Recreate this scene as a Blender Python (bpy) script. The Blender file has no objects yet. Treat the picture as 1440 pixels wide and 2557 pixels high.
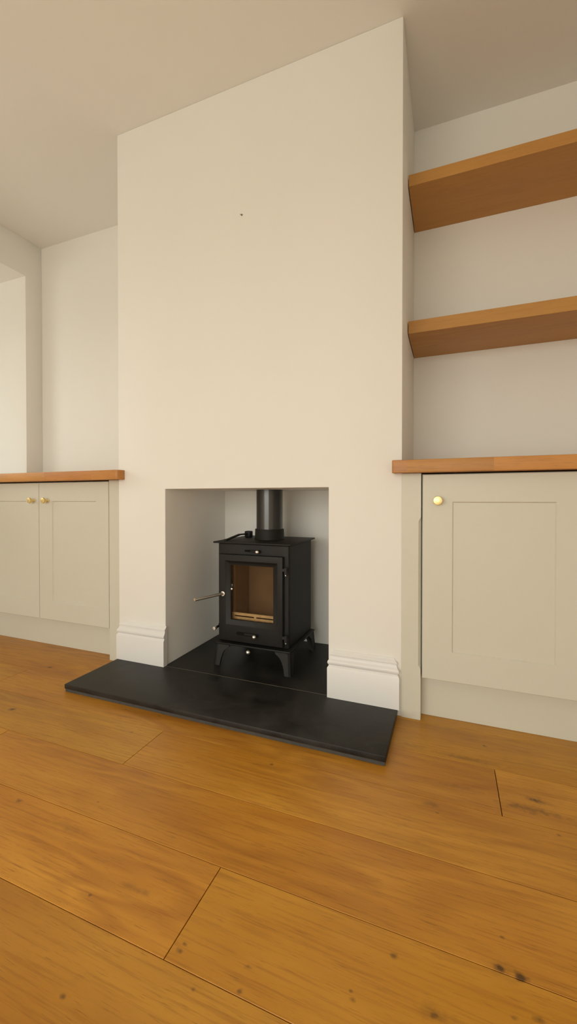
import bpy, bmesh, math, random
from mathutils import Vector, Matrix

# ------------------------------------------------------------------ camera
S = bpy.context.scene
COL = S.collection
cam_d = bpy.data.cameras.new('camera')
cam = bpy.data.objects.new('camera', cam_d)
COL.objects.link(cam)
R_ = Vector((0.931754432, 0.363089071, 0.000066))
U_ = Vector((-0.00385127, 0.00970144, 0.99994552))
F_ = Vector((-0.36306865, 0.93170393, -0.01043771))
m = Matrix((R_, U_, -F_)).transposed().to_4x4()
m.translation = Vector((1.4653, -1.5056, 0.7841))
cam.matrix_world = m
cam_d.sensor_width = 36
cam_d.lens = 1015.85 * 36 / 2557
cam_d.shift_x = -5.93 / 2557
cam_d.shift_y = -21.32 / 2557
cam_d.clip_start = 0.02
S.camera = cam

# ------------------------------------------------------------------ world: overcast sky over dull ground
w = bpy.data.worlds.new('overcast_sky')
S.world = w
w.use_nodes = True
nt = w.node_tree
nt.nodes.clear()
tc = nt.nodes.new('ShaderNodeTexCoord')
sp = nt.nodes.new('ShaderNodeSeparateXYZ')
rp = nt.nodes.new('ShaderNodeValToRGB')
rp.color_ramp.elements[0].position = 0.485
rp.color_ramp.elements[0].color = (0.60, 0.57, 0.50, 1)
rp.color_ramp.elements[1].position = 0.515
rp.color_ramp.elements[1].color = (1.0, 0.968, 0.895, 1)
mr = nt.nodes.new('ShaderNodeMapRange')
mr.inputs[1].default_value = -1
mr.inputs[2].default_value = 1
bg = nt.nodes.new('ShaderNodeBackground')
bg.inputs[1].default_value = 5.0
ow = nt.nodes.new('ShaderNodeOutputWorld')
nt.links.new(tc.outputs['Generated'], sp.inputs[0])
nt.links.new(sp.outputs[2], mr.inputs[0])
nt.links.new(mr.outputs[0], rp.inputs[0])
nt.links.new(rp.outputs[0], bg.inputs[0])
nt.links.new(bg.outputs[0], ow.inputs[0])

vs = S.view_settings
vs.view_transform = 'Standard'
vs.look = 'None'
vs.gamma = 1
vs.use_curve_mapping = False
vs.exposure = 0.18

# ------------------------------------------------------------------ dimensions (metres)
W = 1.3065            # chimney breast width
H = 2.498             # ceiling height
D = 0.489             # alcove depth
XL, XR = -1.146, 2.46 # side walls
YF = -3.9             # wall behind the camera
OX0, OX1, OH, OD = 0.2695, 1.0335, 0.830, 0.525   # fireplace opening
HH = 0.0316           # hearth height
HY = -0.304           # hearth front
T, TB = 0.9206, 0.8765  # worktop top / underside
WX0 = -2.32           # window plane in the left wall
WIN1 = (-1.35, -0.25, 1.08, 2.08)     # left window y0,y1,z0,z1
WIN2 = (-1.00, 2.00, 0.04, 2.02)       # window behind the camera x0,x1,z0,z1


def portal(loc, rot, sx, sy):
    d = bpy.data.lights.new('window_portal', 'AREA')
    d.shape = 'RECTANGLE'
    d.size, d.size_y = sx, sy
    d.cycles.is_portal = True
    o = bpy.data.objects.new('window_portal', d)
    COL.objects.link(o)
    o.location = loc
    o.rotation_euler = rot


portal((WX0 - 0.06, (WIN1[0] + WIN1[1]) / 2, (WIN1[2] + WIN1[3]) / 2), (0, -math.pi / 2, 0), WIN1[3] - WIN1[2], WIN1[1] - WIN1[0])
portal(((WIN2[0] + WIN2[1]) / 2, YF - 0.28, (WIN2[2] + WIN2[3]) / 2), (math.pi / 2, 0, 0), WIN2[1] - WIN2[0], WIN2[3] - WIN2[2])

# ------------------------------------------------------------------ material helpers


class NT:
    def __init__(s, name):
        s.m = bpy.data.materials.new(name)
        s.m.use_nodes = True
        s.t = s.m.node_tree
        s.b = s.t.nodes['Principled BSDF']
        s.out = s.t.nodes['Material Output']

    def n(s, k, **kw):
        nd = s.t.nodes.new('ShaderNode' + k)
        for a, v in kw.items():
            setattr(nd, a, v)
        return nd

    def l(s, a, b):
        s.t.links.new(a, b)

    def math(s, op, a, b=None, c=None):
        nd = s.n('Math', operation=op)
        for i, v in enumerate((a, b, c)):
            if v is None:
                continue
            if isinstance(v, (int, float)):
                nd.inputs[i].default_value = v
            else:
                s.l(v, nd.inputs[i])
        return nd.outputs[0]

    def vm(s, op, a, b=None):
        nd = s.n('VectorMath', operation=op)
        for i, v in enumerate((a, b)):
            if v is None:
                continue
            if isinstance(v, (tuple, list)):
                nd.inputs[i].default_value = v
            else:
                s.l(v, nd.inputs[i])
        return nd.outputs['Value'] if op == 'LENGTH' else nd.outputs['Vector']

    def noise(s, vec, scale, detail=4, rough=0.55, dist=0):
        nd = s.n('TexNoise')
        nd.inputs['Scale'].default_value = scale
        nd.inputs['Detail'].default_value = detail
        nd.inputs['Roughness'].default_value = rough
        nd.inputs['Distortion'].default_value = dist
        s.l(vec, nd.inputs['Vector'])
        return nd.outputs[0]

    def rng(s, v, a, b, c, d):
        nd = s.n('MapRange')
        s.l(v, nd.inputs[0])
        for i, q in enumerate((a, b, c, d)):
            nd.inputs[i + 1].default_value = q
        return nd.outputs[0]

    def mix(s, f, a, b, mode='MIX'):
        nd = s.n('Mix', data_type='RGBA', blend_type=mode)
        if isinstance(f, (int, float)):
            nd.inputs[0].default_value = f
        else:
            s.l(f, nd.inputs[0])
        for i, v in ((6, a), (7, b)):
            if isinstance(v, (tuple, list)):
                nd.inputs[i].default_value = (*v, 1)
            else:
                s.l(v, nd.inputs[i])
        return nd.outputs[2]

    def bump(s, h, strength, dist=0.001):
        nd = s.n('Bump')
        nd.inputs['Strength'].default_value = strength
        nd.inputs['Distance'].default_value = dist
        s.l(h, nd.inputs['Height'])
        s.l(nd.outputs[0], s.b.inputs['Normal'])


def paint(name, col, rough=0.6, bump=0.12, scale=220, mottle=0.02, dist=0.0006):
    q = NT(name)
    geo = q.n('TexCoord').outputs['Object']
    n1 = q.noise(geo, 2.2, 3)
    lo = tuple(c * (1 - mottle) for c in col)
    hi = tuple(min(1, c * (1 + mottle)) for c in col)
    q.l(q.mix(n1, lo, hi), q.b.inputs['Base Color'])
    q.b.inputs['Roughness'].default_value = rough
    q.bump(q.noise(geo, scale, 3), bump, dist)
    return q.m


def oak(name, c0, c1, c2, rough=0.4, knots=(), streak=1.0, vari=0.5, bump=0.12):
    """oak with the grain along X; each object samples its own piece of timber"""
    q = NT(name)
    obj = q.n('TexCoord').outputs['Object']
    rnd = q.n('ObjectInfo').outputs['Random']
    off = q.n('CombineXYZ')
    q.l(q.math('MULTIPLY', rnd, 37.0), off.inputs[0])
    q.l(q.math('MULTIPLY', rnd, 91.0), off.inputs[1])
    q.l(q.math('MULTIPLY', rnd, 13.0), off.inputs[2])
    p0 = q.vm('ADD', obj, off.outputs[0])
    # cathedral figure: contour lines of a stretched noise
    fig = q.noise(q.vm('MULTIPLY', p0, (0.9, 5.5, 5.5)), 1.0, 3, 0.45, 0.25)
    rings = q.math('SINE', q.math('MULTIPLY', fig, 70.0))
    rings = q.rng(rings, -1, 1, 0, 1)
    ringmask = q.rng(q.noise(q.vm('MULTIPLY', p0, (1.3, 4, 4)), 1.1, 2), 0.42, 0.66, 0.0, 1.0)
    broad = q.noise(q.vm('MULTIPLY', p0, (1.6, 7, 7)), 1.0, 4, 0.55, 0.4)
    fine = q.noise(q.vm('MULTIPLY', p0, (7, 160, 160)), 1.0, 4, 0.6)
    pore = q.noise(q.vm('MULTIPLY', p0, (26, 420, 420)), 1.0, 2, 0.5)
    col = q.mix(q.rng(broad, 0.28, 0.72, 0, 1), c0, c1)
    col = q.mix(q.math('MULTIPLY', q.math('MULTIPLY', rings, ringmask), 0.34 * streak), col, c2)
    col = q.mix(q.math('MULTIPLY', q.rng(fine, 0.50, 0.72, 0, 1), 0.42 * streak), col, c2)
    col = q.mix(q.math('MULTIPLY', q.rng(pore, 0.62, 0.74, 0, 1), 0.35 * streak), col, tuple(c * 0.55 for c in c2))
    # board-to-board variation
    hsv = q.n('HueSaturation')
    q.l(q.rng(rnd, 0, 1, 1 - 0.16 * vari, 1 + 0.14 * vari), hsv.inputs['Value'])
    q.l(q.rng(q.math('FRACT', q.math('MULTIPLY', rnd, 7.3)), 0, 1, 0.5 - 0.008 * vari, 0.5 + 0.008 * vari), hsv.inputs['Hue'])
    q.l(col, hsv.inputs['Color'])
    col = hsv.outputs[0]
    if knots:
        wob = q.noise(obj, 55, 3)
        tot = None
        for kx, ky, rx, ry, st, soft in knots:
            d = q.vm('LENGTH', q.vm('MULTIPLY', q.vm('SUBTRACT', obj, (kx, ky, 0)), (1 / rx, 1 / ry, 0)))
            d = q.math('ADD', d, q.rng(wob, 0.3, 0.7, -0.45, 0.45))
            f = q.rng(d, soft, 1.0, st, 0.0)
            tot = f if tot is None else q.math('MAXIMUM', tot, f)
        col = q.mix(tot, col, (0.040, 0.018, 0.007))
    q.l(col, q.b.inputs['Base Color'])
    q.l(q.rng(broad, 0.3, 0.7, rough - 0.05, rough + 0.07), q.b.inputs['Roughness'])
    q.b.inputs['Specular IOR Level'].default_value = 0.5
    q.bump(q.math('ADD', q.math('MULTIPLY', fine, 0.5), q.math('MULTIPLY', pore, -0.5)), bump, 0.0008)
    return q.m


def plain(name, col, rough=0.5, metal=0.0, spec=0.5, noise=0.0, scale=60, bump=0.0):
    q = NT(name)
    obj = q.n('TexCoord').outputs['Object']
    n1 = q.noise(obj, scale, 4)
    q.l(q.mix(n1, tuple(c * (1 - noise) for c in col), tuple(c * (1 + noise) for c in col)), q.b.inputs['Base Color'])
    q.b.inputs['Roughness'].default_value = rough
    q.b.inputs['Metallic'].default_value = metal
    q.b.inputs['Specular IOR Level'].default_value = spec
    if bump:
        q.bump(q.noise(obj, 500, 3), bump, 0.0006)
    return q.m


def glass(name, tint, rough=0.02):
    q = NT(name)
    tr = q.n('BsdfTransparent')
    tr.inputs[0].default_value = (*tint, 1)
    gl = q.n('BsdfGlossy')
    gl.inputs['Roughness'].default_value = rough
    fr = q.n('Fresnel')
    fr.inputs[0].default_value = 1.5
    mx = q.n('MixShader')
    bf = q.n('NewGeometry').outputs['Backfacing']
    q.l(q.math('MULTIPLY', fr.outputs[0], q.math('SUBTRACT', 1.0, bf)), mx.inputs[0])
    q.l(tr.outputs[0], mx.inputs[1])
    q.l(gl.outputs[0], mx.inputs[2])
    q.l(mx.outputs[0], q.out.inputs[0])
    return q.m


def slate():
    q = NT('slate')
    obj = q.n('TexCoord').outputs['Object']
    n1 = q.noise(obj, 9, 6, 0.6, 0.5)
    n2 = q.noise(obj, 70, 5, 0.65)
    col = q.mix(q.rng(n1, 0.3, 0.7, 0, 1), (0.006, 0.0056, 0.0052), (0.034, 0.0315, 0.028))
    col = q.mix(q.math('MULTIPLY', q.rng(n2, 0.6, 0.8, 0, 1), 0.4), col, (0.075, 0.071, 0.065))
    q.l(col, q.b.inputs['Base Color'])
    q.l(q.rng(n1, 0.3, 0.7, 0.40, 0.58), q.b.inputs['Roughness'])
    q.b.inputs['Specular IOR Level'].default_value = 0.30
    q.bump(q.math('ADD', n2, q.math('MULTIPLY', q.noise(obj, 260, 4), 0.5)), 0.25, 0.0012)
    return q.m


KN = [(1.548, -0.752, 0.0081), (1.577, -0.754, 0.0091), (1.676, -0.295, 0.0100), (1.033, -0.925, 0.0056), (1.033, -0.913, 0.0035),
      (1.153, -0.904, 0.0055), (1.156, -0.939, 0.0045), (1.327, -0.884, 0.0049), (1.322, -0.874, 0.0031), (1.379, -0.799, 0.0062),
      (1.447, -0.858, 0.0068), (1.558, -0.818, 0.0048), (1.594, -0.806, 0.006), (-0.05, -0.475, 0.0110), (-0.268, -0.152, 0.0085),
      (0.621, -0.713, 0.0042), (0.426, -0.785, 0.0085), (0.805, -0.907, 0.0032), (1.571, -0.084, 0.0076), (1.44, -0.433, 0.004),
      (1.555, -0.697, 0.0035), (0.342, -0.322, 0.0055), (0.488, -0.313, 0.005), (0.979, -0.413, 0.0045), (1.706, -0.401, 0.0046),
      (1.086, -0.964, 0.0039), (0.901, -1.046, 0.0045), (0.471, -0.432, 0.0060)]
knots = [(x, y, r * 1.5, r, 0.85 if r > .0075 else 0.6, 0.1) for x, y, r in KN]
# darker smoky patches in the figure
knots += [(0.876, -0.864, 0.05, 0.008, 0.34, 0.0), (1.423, -0.408, 0.03, 0.012, 0.38, 0.0), (1.66, -0.335, 0.085, 0.015, 0.55, 0.0),
          (1.68, -0.295, 0.04, 0.016, 0.42, 0.0), (1.52, -0.175, 0.12, 0.014, 0.32, 0.0), (1.36, -0.165, 0.05, 0.012, 0.26, 0.0),
          (1.55, -0.753, 0.03, 0.017, 0.30, 0.0), (1.447, -0.856, 0.035, 0.013, 0.30, 0.0), (0.62, -0.80, 0.08, 0.014, 0.22, 0.0),
          (1.50, -0.315, 0.06, 0.012, 0.26, 0.0)]

M = {}
M['wall'] = paint('wall_paint', (0.872, 0.858, 0.815))
M['ceiling'] = paint('ceiling_paint', (0.872, 0.858, 0.815))
M['gloss'] = paint('white_satin_paint', (0.79, 0.78, 0.765), 0.38, 0.03, 90, 0.01)
M['cab'] = paint('sage_cabinet_paint', (0.655, 0.635, 0.54), 0.42, 0.04, 300, 0.012)
M['floor'] = oak('floor_oak', (0.49, 0.205, 0.010), (0.68, 0.340, 0.038), (0.28, 0.095, 0.005), 0.40, knots, 1.15, 0.65)
M['worktop'] = oak('worktop_oak', (0.48, 0.20, 0.036), (0.58, 0.27, 0.06), (0.30, 0.11, 0.018), 0.42, (), 1.0, 0.6)
M['shelf'] = oak('shelf_oak', (0.50, 0.245, 0.056), (0.56, 0.285, 0.070), (0.38, 0.165, 0.034), 0.5, (), 0.75, 0.2)
M['slate'] = slate()
M['bed'] = plain('grey_bedding', (0.070, 0.066, 0.060), 0.85, 0, 0.3, 0.3, 40, 0.3)
M['grout'] = plain('grout', (0.17, 0.15, 0.12), 0.9, 0, 0.2, 0.4, 60)
M['iron'] = plain('black_stove_paint', (0.0095, 0.0086, 0.0078), 0.55, 0, 0.34, 0.12, 90, 0.25)
M['cast'] = plain('cast_iron_legs', (0.020, 0.019, 0.0175), 0.6, 0, 0.38, 0.15, 90, 0.3)
M['flue'] = plain('enamelled_flue', (0.010, 0.010, 0.010), 0.20, 0, 0.9, 0.1, 30, 0.06)
M['chrome'] = plain('polished_chrome', (0.86, 0.84, 0.80), 0.36, 1.0, 0.5, 0.02, 40)
M['brass'] = plain('brushed_brass', (0.88, 0.70, 0.32), 0.36, 1.0, 0.5, 0.05, 80)
M['slot_shade'] = plain('painted_slot_shade', (0.006, 0.005, 0.004), 0.9, 0, 0.2)  # near-black colour stands in for shade inside the air slots
M['sub'] = plain('dark_subfloor', (0.030, 0.017, 0.008), 0.9, 0, 0.2)
M['brick'] = plain('fire_board', (0.21, 0.135, 0.078), 0.9, 0, 0.2, 0.22, 14, 0.3)
M['guard'] = plain('tan_log_guard', (0.66, 0.50, 0.28), 0.7, 0, 0.3, 0.3, 45, 0.3)
M['stoveglass'] = glass('stove_glass', (0.92, 0.88, 0.83))
M['pane'] = glass('window_glass', (0.97, 0.98, 0.97))
M['plug'] = plain('grey_wall_plug', (0.16, 0.14, 0.10), 0.8, 0, 0.3, 0.3, 300)

# ------------------------------------------------------------------ geometry helpers


def obj(name, bm, mat, parent=None, smooth=False):
    bmesh.ops.recalc_face_normals(bm, faces=bm.faces)
    me = bpy.data.meshes.new(name)
    bm.to_mesh(me)
    bm.free()
    me.materials.append(M[mat])
    if smooth:
        for p in me.polygons:
            p.use_smooth = True
        if smooth != 'all':
            me.set_sharp_from_angle(angle=math.radians(38))
    o = bpy.data.objects.new(name, me)
    COL.objects.link(o)
    if parent is not None:
        o.parent = parent
        if parent.type == 'EMPTY':
            o.matrix_parent_inverse = Matrix.Translation(-parent.location)
    return o


def thing(name, label, cat, loc, group=None):
    o = bpy.data.objects.new(name, None)
    COL.objects.link(o)
    o.location = loc
    o.empty_display_size = 0.05
    tag(o, label, cat, group)
    return o


def tag(o, label, cat, group=None):
    o['label'] = label
    o['category'] = cat
    if group:
        o['group'] = group
    return o


def struct(o, label=None):
    o['kind'] = 'structure'
    if label:
        o['label'] = label
        o['category'] = label_cat(o.name)
    return o


def label_cat(n):
    for k in ('wall', 'floor', 'ceiling', 'window', 'baseboard'):
        if n.startswith(k):
            return k
    return 'structure'


def box(bm, x0, x1, y0, y1, z0, z1, bev=0.0, seg=1):
    vs_ = [bm.verts.new((x, y, z)) for x in (x0, x1) for y in (y0, y1) for z in (z0, z1)]
    fs = [bm.faces.new([vs_[i] for i in f]) for f in
          ((0, 1, 3, 2), (4, 6, 7, 5), (0, 4, 5, 1), (2, 3, 7, 6), (0, 2, 6, 4), (1, 5, 7, 3))]
    if bev:
        es = list({e for f in fs for e in f.edges})
        bmesh.ops.bevel(bm, geom=es, offset=bev, segments=seg, affect='EDGES', profile=0.5)
    return bm


def bx(*a, **k):
    return box(bmesh.new(), *a, **k)


def solid(xs, ys, zs, empty, bev=0.0, seg=2):
    """cells of a 3D grid, minus the empty ones, as one welded shell"""
    bm = bmesh.new()
    vd = {}
    nx, ny, nz = len(xs) - 1, len(ys) - 1, len(zs) - 1
    full = lambda i, j, k: 0 <= i < nx and 0 <= j < ny and 0 <= k < nz and (i, j, k) not in empty

    def v(i, j, k):
        if (i, j, k) not in vd:
            vd[(i, j, k)] = bm.verts.new((xs[i], ys[j], zs[k]))
        return vd[(i, j, k)]
    for i in range(nx):
        for j in range(ny):
            for k in range(nz):
                if not full(i, j, k):
                    continue
                if not full(i - 1, j, k): bm.faces.new([v(i, j, k), v(i, j, k + 1), v(i, j + 1, k + 1), v(i, j + 1, k)])
                if not full(i + 1, j, k): bm.faces.new([v(i + 1, j, k), v(i + 1, j + 1, k), v(i + 1, j + 1, k + 1), v(i + 1, j, k + 1)])
                if not full(i, j - 1, k): bm.faces.new([v(i, j, k), v(i + 1, j, k), v(i + 1, j, k + 1), v(i, j, k + 1)])
                if not full(i, j + 1, k): bm.faces.new([v(i, j + 1, k), v(i, j + 1, k + 1), v(i + 1, j + 1, k + 1), v(i + 1, j + 1, k)])
                if not full(i, j, k - 1): bm.faces.new([v(i, j, k), v(i, j + 1, k), v(i + 1, j + 1, k), v(i + 1, j, k)])
                if not full(i, j, k + 1): bm.faces.new([v(i, j, k + 1), v(i + 1, j, k + 1), v(i + 1, j + 1, k + 1), v(i, j + 1, k + 1)])
    bmesh.ops.recalc_face_normals(bm, faces=bm.faces)
    if bev:
        es = [e for e in bm.edges if len(e.link_faces) == 2 and e.calc_face_angle(0) > 0.5]
        bmesh.ops.bevel(bm, geom=es, offset=bev, segments=seg, affect='EDGES', profile=0.5)
    return bm


def tube(bm, a, b, r, r2=None, n=20, caps=True):
    a, b = Vector(a), Vector(b)
    d = (b - a)
    bmesh.ops.create_cone(bm, cap_ends=caps, segments=n, radius1=r, radius2=r if r2 is None else r2, depth=d.length,
                          matrix=Matrix.Translation((a + b) / 2) @ d.to_track_quat('Z', 'Y').to_matrix().to_4x4())
    return bm


def lathe(bm, prof, origin, axis, n=28):
    """prof: (radius, height) pairs spun round axis"""
    q = Matrix.Translation(origin) @ Vector(axis).to_track_quat('Z', 'Y').to_matrix().to_4x4()
    rings = []
    for r, h in prof:
        if r < 1e-6:
            rings.append([bm.verts.new(q @ Vector((0, 0, h)))])
        else:
            rings.append([bm.verts.new(q @ Vector((r * math.cos(2 * math.pi * i / n), r * math.sin(2 * math.pi * i / n), h))) for i in range(n)])
    for A, B in zip(rings, rings[1:]):
        for i in range(n):
            j = (i + 1) % n
            if len(A) == 1 and len(B) == 1:
                continue
            if len(A) == 1:
                bm.faces.new([A[0], B[i], B[j]])
            elif len(B) == 1:
                bm.faces.new([A[i], A[j], B[0]])
            else:
                bm.faces.new([A[i], A[j], B[j], B[i]])
    return bm


def prism(bm, pts, f0, f1):
    """polygon pts (2D) mapped by f0 and f1 to two 3D outlines and joined"""
    A = [bm.verts.new(f0(*p)) for p in pts]
    B = [bm.verts.new(f1(*p)) for p in pts]
    bm.faces.new(A)
    bm.faces.new(B[::-1])
    for i in range(len(pts)):
        j = (i + 1) % len(pts)
        bm.faces.new([A[i], A[j], B[j], B[i]])
    return bm


# ================================================================== SETTING
struct(obj('ceiling', bx(XL - 1.28, XR + 0.12, YF - 0.32, 0.8, H, H + 0.1), 'ceiling'), 'plain warm white plastered ceiling over the room')
struct(obj('wall_back', bx(XL - 1.28, XR + 0.12, D, D + 0.35, -0.02, H) if False else
           solid([XL - 1.28, 0.01, W - 0.01, XR + 0.12], [D, D + 0.30], [-0.02, H], {(1, 0, 0)}), 'wall'),
       'plain off-white alcove wall behind the shelves and cupboards')
struct(obj('wall_chimney', solid([0, OX0, OX1, W], [0, OD, D + 0.30], [-0.0, OH, H], {(1, 0, 0)}, 0.003, 3), 'wall', smooth=True),
       'off-white chimney breast with square fireplace opening')
REC = (-1.50, 0.374, 0.93, 2.256)      # recess in the side wall y0,y1,z0,z1
struct(obj('wall_left', solid([XL - 1.28, XL - 1.10, XL], [YF, REC[0], WIN1[0], WIN1[1], REC[1], D], [-0.02, REC[2], WIN1[2], WIN1[3], REC[3], H],
                              {(1, a_, b_) for a_ in (1, 2, 3) for b_ in (1, 2, 3)} | {(0, 2, 2)}, 0.002, 2), 'wall', smooth=True),
       'off-white side wall with deep window recess above the worktop')
struct(obj('wall_right', bx(XR, XR + 0.12, YF, D, -0.02, H), 'wall'), 'plain off-white side wall at the shelf ends')
struct(obj('wall_front', solid([XL - 1.28, WIN2[0], WIN2[1], XR + 0.12], [YF - 0.32, YF], [-0.02, WIN2[2], WIN2[3], H], {(1, 0, 1)}, 0.002, 2), 'wall', smooth=True),
       'off-white wall with the wide front window')


def window(name, label, along, fixed, a0, a1, z0, z1, n):
    """painted timber casement: frame, mullions and panes; along = 'y' or 'x'"""
    def bb(bm, a, b, c, d, t0, t1):
        if along == 'y':
            box(bm, fixed + t0, fixed + t1, a, b, c, d, 0.003)
        else:
            box(bm, a, b, fixed + t0, fixed + t1, c, d, 0.003)
    bm = bmesh.new()
    f = 0.055
    bb(bm, a0, a1, z0, z0 + f, -0.03, 0.03)
    bb(bm, a0, a1, z1 - f, z1, -0.03, 0.03)
    st = [a0 + (a1 - a0) * i / n for i in range(n + 1)]
    for i, s in enumerate(st):
        lo = s if i == 0 else (s - f if i == n else s - f / 2)
        bb(bm, lo, lo + f, z0 + f, z1 - f, -0.03, 0.03)
    o = struct(obj(name, bm, 'gloss'), label)
    for i in range(n):
        lo = st[i] + (f if i == 0 else f / 2)
        hi = st[i + 1] - (f if i == n - 1 else f / 2)
        b2 = bmesh.new()
        if along == 'y':
            box(b2, fixed - 0.003, fixed + 0.003, lo, hi, z0 + f, z1 - f)
        else:
            box(b2, lo, hi, fixed - 0.003, fixed + 0.003, z0 + f, z1 - f)
        obj('pane', b2, 'pane', o)
    return o


window('window_1', 'white painted casement window in the side wall recess', 'y', WX0, *WIN1, 2)
window('window_2', 'tall white framed glazed doors in the wall facing the stove', 'x', YF - 0.2, *WIN2, 3)

# ---- oak floor: every board its own object
floor = struct(obj('floor', bx(XL - 0.1, XR + 0.1, YF, D + 0.05, -0.06, -0.018), 'sub'), 'honey oak floor of wide boards')
random.seed(4)
BW = 0.187
joints = {0: [-0.95, 0.95], 1: [-0.337, 1.590], 2: [-1.10, 0.5675, 2.25], 3: [0.075, 1.99], 4: [-0.90, 1.0145], 5: [0.10, 2.02], -1: [0.3], -2: [-0.6, 1.4]}
k = -3
while True:
    y1 = -0.011 - BW * k
    y0 = y1 - BW
    if y1 < YF:
        break
    js = joints.get(k)
    if js is None:
        s = XL + random.uniform(0.2, 1.7)
        js = [s, s + 1.925]
    xs = [XL] + [j for j in js if XL + 0.05 < j < XR - 0.05] + [XR]
    y0c, y1c = max(y0, YF), min(y1, D)
    if y1c - y0c > 0.01:
        for a, b in zip(xs, xs[1:]):
            g, e, c = 0.0006, 0.0009, 0.0006
            bm = bmesh.new()
            X0, X1, Y0, Y1 = a + e, b - e, y0c + g, y1c - g
            lo = [bm.verts.new(p) for p in ((X0, Y0, -0.018), (X1, Y0, -0.018), (X1, Y1, -0.018), (X0, Y1, -0.018))]
            mi = [bm.verts.new(p) for p in ((X0, Y0, -c), (X1, Y0, -c), (X1, Y1, -c), (X0, Y1, -c))]
            up = [bm.verts.new(p) for p in ((X0 + c * .5, Y0 + c, 0), (X1 - c * .5, Y0 + c, 0), (X1 - c * .5, Y1 - c, 0), (X0 + c * .5, Y1 - c, 0))]
            bm.faces.new(up)
            bm.faces.new(lo[::-1])
            for A, B in ((lo, mi), (mi, up)):
                for i in range(4):
                    j = (i + 1) % 4
                    bm.faces.new([A[i], A[j], B[j], B[i]])
            obj('plank', bm, 'floor', floor)
    k += 1

# ---- moulded skirting on the two piers
PROF = [(0.0225, 0.0), (0.0225, 0.113), (0.0195, 0.1185), (0.0165, 0.1215), (0.0163, 0.1235), (0.0182, 0.1255), (0.0208, 0.129), (0.0218, 0.134),
        (0.0205, 0.139), (0.017, 0.1430), (0.0140, 0.1480), (0.0125, 0.1545), (0.0122, 0.1590), (0.0142, 0.1600), (0.0145, 0.1625), (0.0115, 0.1665),
        (0.0075, 0.1690), (0.0045, 0.1735), (0.003, 0.1765), (0.0, 0.1770)]


def skirting(name, label, x0, x1, mitre0, mitre1):
    bm = bmesh.new()
    dm = PROF[0][0]
    rows = []
    for d, z in PROF:
        a = x0 + (dm - d if mitre0 else 0)
        b = x1 - (dm - d if mitre1 else 0)
        rows.append([bm.verts.new(p) for p in ((a, 0.002, HH + z), (a, -d, HH + z), (b, -d, HH + z), (b, 0.002, HH + z))])
    for A, B in zip(rows, rows[1:]):
        for i in range(4):
            j = (i + 1) % 4
            bm.faces.new([A[i], A[j], B[j], B[i]])
    bm.faces.new(rows[0])
    bm.faces.new(rows[-1])
    bmesh.ops.remove_doubles(bm, verts=bm.verts, dist=1e-6)
    return struct(obj(name, bm, 'gloss', smooth=True), label)


skirting('baseboard_left', 'white moulded skirting on the pier beside the double cupboard', 0.004, 0.2760, True, False)
skirting('baseboard_right', 'white moulded skirting on the pier beside the shelves', 1.0345, 1.3010, True, True)

# ================================================================== HEARTH
h = thing('hearth', 'black slate hearth slab on the oak floor under the stove', 'hearth', (0.65, -0.15, 0))
hx0, hx1 = 0.0074, 1.294
bm = bx(hx0 + 0.002, hx1 - 0.002, HY + 0.004, -0.006, 0.0004, 0.0125)
obj('bedding_board', bm, 'bed', h)['label'] = 'grey board edge beneath the slate'
obj('front_slab', bx(hx0, hx1, HY, -0.0065, 0.0125, HH, bev=0.0025, seg=2), 'slate', h, smooth=True)
obj('grout_joint', bx(OX0 + 0.001, OX1 - 0.001, -0.0072, -0.0048, 0.0005, HH - 0.0004), 'grout', h)
obj('back_slab', bx(OX0 + 0.001, OX1 - 0.001, -0.0055, OD - 0.001, 0.0005, HH, bev=0.0008), 'slate', h)

# ================================================================== STOVE
CX = 0.651
st = thing('wood_stove', 'small black wood-burning stove with glass door standing on the slate hearth', 'stove', (CX, 0.265, HH))
BX0, BX1, BF, BB = 0.476, 0.8255, 0.115, 0.417
ZB, ZT = 0.137, 0.585
# firebox body: front plate with a door-sized hole, hollow inside
bm = solid([BX0, 0.531, 0.771, BX1], [BF, 0.135, 0.395, BB], [ZB, 0.215, 0.515, ZT], {(1, 0, 1), (1, 1, 1)}, 0.006, 3)
obj('body', bm, 'iron', st, smooth=True)
obj('top_plate', bx(0.4615, 0.8405, 0.092, 0.431, ZT, 0.5925, bev=0.003, seg=2), 'iron', st, smooth=True)
obj('base_plate', bx(0.4705, 0.8415, 0.088, 0.424, 0.128, ZB, bev=0.0035, seg=2), 'iron', st, smooth=True)
# fire boards lining the firebox
lin = obj('fire_brick', bx(0.545, 0.757, 0.285, 0.394, 0.216, 0.514, bev=0.002), 'brick', st)
obj('fire_brick', bx(0.532, 0.544, 0.150, 0.394, 0.216, 0.514, bev=0.002), 'brick', st)
obj('fire_brick', bx(0.758, 0.770, 0.150, 0.394, 0.216, 0.514, bev=0.002), 'brick', st)
bm = bmesh.new()
prism(bm, [(0.17, 0.508), (0.284, 0.490), (0.284, 0.500), (0.17, 0.514)], lambda y, z: (0.545, y, z), lambda y, z: (0.757, y, z))
obj('baffle', bm, 'brick', st)
# log guard: slotted bar behind the glass
gx = [0.5335, 0.545, 0.645, 0.656, 0.757, 0.7685]
gz = [0.2165, 0.2265, 0.2335, 0.2455, 0.2520, 0.2640]
obj('log_guard', solid(gx, [0.140, 0.148], gz, {(1, 0, 1), (3, 0, 1), (1, 0, 3), (3, 0, 3)}, 0.0008, 1), 'guard', st)
# legs
LEG = [(0, 0), (0.030, 0), (0.0310, 0.012), (0.0330, 0.030), (0.0380, 0.050), (0.0460, 0.068), (0.0570, 0.080), (0.0680, 0.087), (0.0700, 0.0964), (0, 0.0964)]


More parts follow.
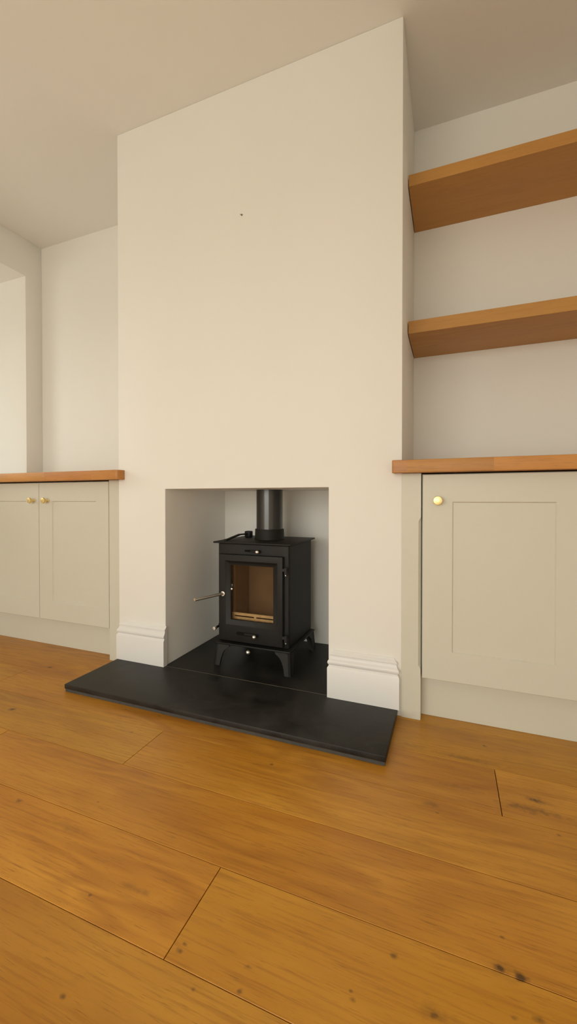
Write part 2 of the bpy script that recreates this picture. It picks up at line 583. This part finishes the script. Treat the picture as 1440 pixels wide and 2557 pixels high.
def leg(cx, cy, sx, sy):
    """cast corner leg: two flanges meeting at the outer corner, splayed at the foot"""
    bm = bmesh.new()
    def pt(u, v, z):
        k_ = (1 - z / 0.0964) * 0.007
        return (cx + sx * (u - k_), cy + sy * (v - k_), HH + z)
    prism(bm, LEG, lambda s, z: pt(s, 0, z), lambda s, z: pt(s, 0.011, z))
    prism(bm, LEG, lambda s, z: pt(0, s, z), lambda s, z: pt(0.011, s, z))
    return obj('leg', bm, 'cast', st)


for cx, sx in ((0.4745, 1), (0.8375, -1)):
    for cy, sy in ((0.094, 1), (0.420, -1)):
        leg(cx, cy, sx, sy)

# door: moulded frame around the glass
DX0, DX1, DZ0, DZ1, DF = 0.4915, 0.8035, 0.147, 0.5365, 0.094


def ring_frame(rings, close_back):
    bm = bmesh.new()
    R = [[bm.verts.new(p) for p in ((x0, y, z0), (x1, y, z0), (x1, y, z1), (x0, y, z1))] for x0, x1, z0, z1, y in rings]
    for A, B in zip(R, R[1:]):
        for i in range(4):
            j = (i + 1) % 4
            bm.faces.new([A[i], A[j], B[j], B[i]])
    A, B = R[-1], R[0]
    for i in range(4):
        j = (i + 1) % 4
        bm.faces.new([A[i], A[j], B[j], B[i]])
    return bm


bm = ring_frame([(DX0, DX1, DZ0, DZ1, 0.1145), (DX0, DX1, DZ0, DZ1, DF + 0.004), (DX0 + 0.0015, DX1 - 0.0015, DZ0 + 0.0015, DZ1 - 0.0015, DF + 0.0012),
                 (DX0 + 0.005, DX1 - 0.005, DZ0 + 0.005, DZ1 - 0.005, DF), (0.5235, 0.7795, 0.2190, 0.5085, DF),
                 (0.5265, 0.7765, 0.2220, 0.5055, DF + 0.0025), (0.543, 0.760, 0.2385, 0.4910, DF + 0.0105), (0.5465, 0.7555, 0.2415, 0.4885, DF + 0.011),
                 (0.5465, 0.7555, 0.2415, 0.4885, 0.1145)], True)
door = obj('door', bm, 'iron', st, smooth=True)
obj('glass_pane', bx(0.5468, 0.7552, 0.1075, 0.1115, 0.2418, 0.4882), 'stoveglass', door)['label'] = 'glass pane of the stove door'
# handle: collar and forward-slanting bar
hd = obj('handle', tube(bmesh.new(), (0.5134 - .354 * .004, 0.090, 0.3575), (0.4603, -0.0503, 0.3575), 0.0068, n=24), 'chrome', door, smooth=True)
hd['label'] = 'polished chrome bar handle'
bm = lathe(bmesh.new(), [(0.0062, 0), (0.0105, 0), (0.0112, 0.001), (0.0112, 0.004), (0.0100, 0.0055), (0.0062, 0.0055)], (0.5134, DF, 0.3575), (0, -1, 0))
obj('handle_collar', bm, 'chrome', hd, smooth=True)
bm = lathe(bmesh.new(), [(0.0045, 0), (0.0045, 0.002), (0.003, 0.003), (0, 0.003)], (0.5515, DF + 0.0108, 0.379), (0, -1, 0), 14)
obj('screw', bm, 'chrome', door, smooth=True)


def slot(parent, x0, x1, z, r, y):
    """slider slot: raised near-black lozenge, the shade inside the slot put into its colour"""
    bm = bmesh.new()
    pts = []
    for i in range(9):
        a = math.pi / 2 + math.pi * i / 8
        pts.append((x0 + r + r * math.cos(a), z + r * math.sin(a)))
    for i in range(9):
        a = -math.pi / 2 + math.pi * i / 8
        pts.append((x1 - r + r * math.cos(a), z + r * math.sin(a)))
    prism(bm, pts, lambda a, b: (a, y + 0.004, b), lambda a, b: (a, y - 0.0003, b))
    o = obj('slider_slot', bm, 'slot_shade', parent)
    o['label'] = 'slot of the air control, its shade painted near-black'
    # sliding tongue
    bm = bmesh.new()
    box(bm, x0 + 0.35 * (x1 - x0), x1 - 0.004, y - 0.0012, y + 0.002, z - r * 0.55, z + r * 0.55, 0.0006)
    obj('slider', bm, 'iron', o)
    return o


def knob(parent, x, y, z, ax=(0, -1, 0), r=0.0092, stem=0.010):
    bm = lathe(bmesh.new(), [(0, 0), (0.0045, 0), (0.0045, stem)], (x, y, z), ax, 16)
    s = obj('knob_stem', bm, 'iron', parent, smooth=True)
    pr = [(0.0045, stem)] + [(r * math.sin(math.pi * (1 - i / 10)) if i < 10 else 0, stem + r * 0.9 + r * 0.95 * -math.cos(math.pi * i / 10)) for i in range(2, 11)]
    b = lathe(bmesh.new(), pr, (x, y, z), ax, 20)
    obj('knob', b, 'chrome', s, smooth='all')['label'] = 'polished chrome control knob'


sl = slot(st, 0.611, 0.695, 0.5535, 0.0052, BF)
knob(st, 0.683, BF, 0.5525)
sl2 = slot(st, 0.581, 0.692, 0.1860, 0.0075, DF)
knob(st, 0.678, DF, 0.1850)
knob(st, 0.652, 0.090, 0.1175, r=0.0098, stem=0.012)
# riddling rod on the cold side
bm = tube(bmesh.new(), (0.470, 0.30, 0.196), (0.470, 0.098, 0.196), 0.0052, n=16)
rod = obj('riddling_rod', bm, 'iron', st, smooth=True)
obj('rod_bracket', bx(0.463, 0.4775, 0.135, 0.150, 0.187, 0.205, bev=0.001), 'iron', st)
bm = lathe(bmesh.new(), [(0.0052, 0), (0.0078, 0.001), (0.0084, 0.003), (0.0084, 0.012), (0.0074, 0.0140), (0, 0.0146)], (0.470, 0.100, 0.196), (0, -1, 0), 20)
obj('rod_knob', bm, 'chrome', rod, smooth=True)
# hinges
for z in (0.4745, 0.1835):
    bm = bmesh.new()
    box(bm, 0.7985, 0.812, 0.095, 0.109, z, z + 0.013, 0.0015)
    hg = obj('hinge', bm, 'cast', st)
    obj('hinge_barrel', tube(bmesh.new(), (0.8155, 0.102, z - 0.013), (0.8155, 0.102, z + 0.017), 0.0075, n=18), 'cast', hg, smooth=True)
    obj('hinge_pin', tube(bmesh.new(), (0.8150, 0.101, z - 0.0185), (0.8150, 0.101, z - 0.0125), 0.0032, n=12), 'chrome', hg, smooth=True)
    obj('hinge_lug', bx(0.8095, 0.8215, 0.104, 0.118, z - 0.012, z + 0.001, bev=0.001), 'cast', hg)
# flue with collar and lap seam
FX, FY = 0.655, 0.290
fl = obj('flue_pipe', lathe(bmesh.new(), [(0.0, 0.594), (0.0635, 0.594), (0.0635, 0.8298), (0.0, 0.8298)], (FX, FY, 0), (0, 0, 1), 64), 'flue', st, smooth=True)
a = math.radians(-72)
bm = bmesh.new()
prism(bm, [(-0.0022, 0.0632), (0.0022, 0.0632), (0.0022, 0.0646), (-0.0022, 0.0646)],
      lambda t, r: (FX + r * math.cos(a) - t * math.sin(a), FY + r * math.sin(a) + t * math.cos(a), 0.640),
      lambda t, r: (FX + r * math.cos(a) - t * math.sin(a), FY + r * math.sin(a) + t * math.cos(a), 0.8295))
obj('flue_seam', bm, 'flue', fl)
bm = lathe(bmesh.new(), [(0.064, 0.5926), (0.0735, 0.5926), (0.0735, 0.596), (0.0705, 0.600), (0.0695, 0.639), (0.0680, 0.6415), (0.0640, 0.6415)], (FX, FY, 0), (0, 0, 1), 64)
obj('flue_collar', bm, 'iron', st, smooth=True)

# operating tool lying on the stove top
tl = thing('stove_tool', 'black cranked operating tool lying on the stove top beside the flue', 'tool', (0.51, 0.24, 0.5926))
bm = bmesh.new()
path = [(0.5035, 0.132, 0.5965), (0.5045, 0.155, 0.5975), (0.5105, 0.252, 0.6115), (0.5165, 0.325, 0.6095)]
for p, q_ in zip(path, path[1:]):
    d = Vector(q_) - Vector(p)
    ln = d.length
    mt = Matrix.Translation((Vector(p) + Vector(q_)) / 2) @ d.to_track_quat('Y', 'Z').to_matrix().to_4x4()
    b2 = bmesh.ops.create_cube(bm, size=1, matrix=mt @ Matrix.Diagonal((0.013, ln + 0.003, 0.0065, 1)))
obj('shank', bm, 'iron', tl)
bm = bx(0.5035, 0.5345, 0.318, 0.352, 0.5928, 0.6235, bev=0.004, seg=2)
obj('socket_head', bm, 'iron', tl, smooth=True)

# ================================================================== CABINETS


def cab_door(parent, x0, x1, z0, z1, yf, px0, px1, pz0, pz1, th=0.019):
    """shaker door: rails and stiles round a recessed panel with a bevelled inner edge"""
    def rg(x0_, x1_, z0_, z1_, y):
        return (x0_, x1_, z0_, z1_, y)
    b = 0.0015
    bm = bmesh.new()
    rings = [rg(x0, x1, z0, z1, yf + th), rg(x0, x1, z0, z1, yf + b), rg(x0 + b, x1 - b, z0 + b, z1 - b, yf),
             rg(px0, px1, pz0, pz1, yf), rg(px0 + 0.0035, px1 - 0.0035, pz0 + 0.0035, pz1 - 0.0035, yf + 0.0042)]
    R = [[bm.verts.new(p) for p in ((a, y, c), (b_, y, c), (b_, y, d_), (a, y, d_))] for a, b_, c, d_, y in rings]
    for A, B in zip(R, R[1:]):
        for i in range(4):
            j = (i + 1) % 4
            bm.faces.new([A[i], A[j], B[j], B[i]])
    bm.faces.new(R[0])
    dr = obj('door', bm, 'cab', parent)
    bm = bx(px0 + 0.0035, px1 - 0.0035, yf + 0.0042, yf + 0.010, pz0 + 0.0035, pz1 - 0.0035)
    obj('panel', bm, 'cab', dr)
    return dr


def brass_knob(dr, x, yf, z):
    bm = lathe(bmesh.new(), [(0, 0), (0.0085, 0), (0.0085, 0.0015), (0.0062, 0.003), (0.0060, 0.017), (0.0085, 0.0195), (0.0140, 0.0215), (0.0152, 0.0235),
                             (0.0152, 0.0270), (0.0140, 0.0290), (0.0080, 0.0302), (0, 0.0306)], (x, yf, z), (0, -1, 0), 32)
    o = obj('knob', bm, 'brass', dr, smooth=True)
    o['label'] = 'round brushed brass knob'


def filler(parent, x0, x1, yf, yb, z1, side, chamfer=True):
    """end post with a stopped chamfer on the door side"""
    bm = bmesh.new()
    rows = []
    for z, c in ((0.0004, 0.0003), (0.182, 0.0003), (0.194, 0.0085), (0.706, 0.0085), (0.722, 0.0003), (z1, 0.0003)):
        c = c if chamfer else 0.0003
        if side > 0:
            pts = [(x0, yf), (x1 - c, yf), (x1, yf + c), (x1, yb), (x0, yb)]
        else:
            pts = [(x0, yb), (x0, yf + c), (x0 + c, yf), (x1, yf), (x1, yb)]
        rows.append([bm.verts.new((a, b, z)) for a, b in pts])
    for A, B in zip(rows, rows[1:]):
        for i in range(5):
            j = (i + 1) % 5
            bm.faces.new([A[i], A[j], B[j], B[i]])
    bm.faces.new(rows[0])
    bm.faces.new(rows[-1])
    return obj('end_post', bm, 'cab', parent)


DZ0_, DZ1_ = 0.1550, 0.8700
# --- right: cupboard under the shelves
yd = -0.0086
cr = thing('cupboard', 'pale sage shaker cupboard under the oak shelves', 'cabinet', (1.88, 0.24, 0), 'fitted alcove cupboards')
filler(cr, W - 0.0012, 1.3722, -0.0025, 0.046, 0.8755, 1)
obj('body', bx(1.3745, XR - 0.002, 0.0145, D - 0.002, 0.146, 0.8725), 'cab', cr)
obj('plinth', bx(1.3725, XR - 0.002, 0.0457, 0.0617, 0.0006, 0.1455), 'cab', cr)
d1 = cab_door(cr, 1.3782, 1.8762, DZ0_, DZ1_, yd, 1.4745, 1.7800, 0.2560, 0.7755)
brass_knob(d1, 1.4285, yd, 0.7795)
d2 = cab_door(cr, 1.8792, 2.3772, DZ0_, DZ1_, yd, 1.9755, 2.2810, 0.2560, 0.7755)
brass_knob(d2, 2.3270, yd, 0.7795)
filler(cr, 2.3850, XR - 0.0005, -0.0025, 0.046, 0.8755, -1)
# --- left: double cupboard by the window
yl = 0.0117
cl = thing('cupboard', 'pale sage double shaker cupboard with two brass knobs beside the window recess', 'cabinet', (-0.57, 0.25, 0), 'fitted alcove cupboards')
filler(cl, -0.0745, 0.0, 0.0145, 0.064, 0.8755, -1, False)
obj('body', bx(XL + 0.002, -0.0755, 0.0345, D - 0.002, 0.146, 0.8725), 'cab', cl)
obj('plinth', bx(XL + 0.002, -0.0755, 0.066, 0.082, 0.0006, 0.1455), 'cab', cl)
d3 = cab_door(cl, -0.5512, -0.0755, DZ0_, DZ1_, yl, -0.4560, -0.1555, 0.2500, 0.7745)
brass_knob(d3, -0.4880, yl, 0.7770)
d4 = cab_door(cl, -1.0285, -0.5538, DZ0_, DZ1_, yl, -0.9500, -0.6495, 0.2500, 0.7745)
brass_knob(d4, -0.5900, yl, 0.7770)
filler(cl, XL + 0.0005, -1.0330, 0.0145, 0.064, 0.8755, 1, False)

# ================================================================== WORKTOPS of glued oak staves


def worktop(label, x0, x1, nose_x, side, yf, front_joints):
    root = thing('worktop', label, 'worktop', ((x0 + x1) / 2, 0.22, TB), 'oak stave worktops')
    rows = 12
    rw = (D - 0.0025) / rows
    def stave(a, b, y0, y1, bev=0.0):
        bm = bx(a, b, y0, y1, TB, T)
        if bev:
            es = [e for e in bm.edges if all(abs(v.co.y - y0) < 1e-6 for v in e.verts) and abs(e.verts[0].co.z - e.verts[1].co.z) < 1e-6]
            bmesh.ops.bevel(bm, geom=es, offset=bev, segments=3, affect='EDGES', profile=0.5)
        return obj('stave', bm, 'worktop', root, smooth=bool(bev))
    # front stave row, wrapping in front of the chimney breast with a rounded corner
    fa, fb = (min(x0, nose_x), x1) if side < 0 else (x0, max(x1, nose_x))
    js = [fa] + front_joints + [fb]
    for i, (a, b) in enumerate(zip(js, js[1:])):
        last = (side > 0 and i == len(js) - 2) or (side < 0 and i == 0)
        if not last:
            stave(a, b, yf, -0.0006, 0.0022)
            continue
        r = 0.016 if side > 0 else 0.006
        pts = []
        y1 = -0.0006
        if side > 0:
            pts = [(a, y1), (a, yf)] + [(b - r + r * math.sin(t), yf + r - r * math.cos(t)) for t in [math.pi / 2 * i_ / 8 for i_ in range(9)]] + [(b, y1)]
        else:
            pts = [(b, y1), (b, yf)] + [(a + r - r * math.sin(t), yf + r - r * math.cos(t)) for t in [math.pi / 2 * i_ / 8 for i_ in range(9)]] + [(a, y1)]
        bm = prism(bmesh.new(), pts, lambda u, v: (u, v, TB), lambda u, v: (u, v, T))
        es = [e for e in bm.edges if abs(e.verts[0].co.z - e.verts[1].co.z) < 1e-6 and max(v.co.y for v in e.verts) < y1 + 1e-5
              and not (abs(e.verts[0].co.y - y1) < 1e-6 and abs(e.verts[1].co.y - y1) < 1e-6) and not (abs(e.verts[0].co.x - e.verts[1].co.x) < 1e-7 and abs(e.verts[0].co.x - (a if side > 0 else b)) < 1e-7)]
        bmesh.ops.bevel(bm, geom=es, offset=0.0022, segments=3, affect='EDGES', profile=0.5)
        obj('stave', bm, 'worktop', root, smooth=True)
    for r_ in range(rows):
        y0 = r_ * rw
        x = x0
        first = True
        while x < x1 - 1e-4:
            ln = random.uniform(0.16, 0.55) if first else random.uniform(0.38, 0.62)
            first = False
            e = x + ln
            if e > x1 - 0.12:
                e = x1
            stave(x, e, y0, y0 + rw - 0.0001)
            x = e
    return root


worktop('oak stave worktop beneath the two floating shelves', W + 0.0015, XR - 0.001, 1.2765, -1, -0.0474, [1.328, 1.598, 2.02])
worktop('oak stave worktop on the double cupboard by the window recess', XL + 0.001, -0.0015, 0.0368, 1, -0.0432, [-0.86, -0.44, -0.125])

# ================================================================== FLOATING SHELVES
for lab, z0, z1 in (('thick floating oak shelf nearest the ceiling in the alcove', 2.0288, 2.0744), ('thick floating oak shelf above the oak worktop, lower of two', 1.4451, 1.4949)):
    sh = thing('floating_shelf', lab, 'shelf', ((W + XR) / 2, D, z0), 'floating alcove shelves')
    obj('board', bx(W + 0.0028, XR - 0.002, 0.1945, D - 0.0005, z0, z1, bev=0.0006), 'shelf', sh)
    obj('front_lipping', bx(W + 0.0028, XR - 0.002, 0.1868, 0.1945, z0, z1, bev=0.0008), 'shelf', sh)

# ================================================================== small mark on the breast
pg = thing('wall_plug', 'tiny grey screw plug hole high on the chimney breast', 'wall plug', (0.660, 0, 1.9612))
bm = lathe(bmesh.new(), [(0.0022, -0.002), (0.0034, 0.0), (0.0040, 0.0008), (0.0030, 0.0014), (0.0018, 0.0012), (0.0016, -0.002)], (0.6612, -0.0002, 1.9595), (0, -1, 0), 16)
obj('plug_rim', bm, 'plug', pg, smooth=True)
bm = lathe(bmesh.new(), [(0.0, 0.0010), (0.0016, 0.0008), (0.0022, 0.0)], (0.6553, -0.0002, 1.9632), (0, -1, 0), 12)
obj('chip', bm, 'plug', pg, smooth=True)
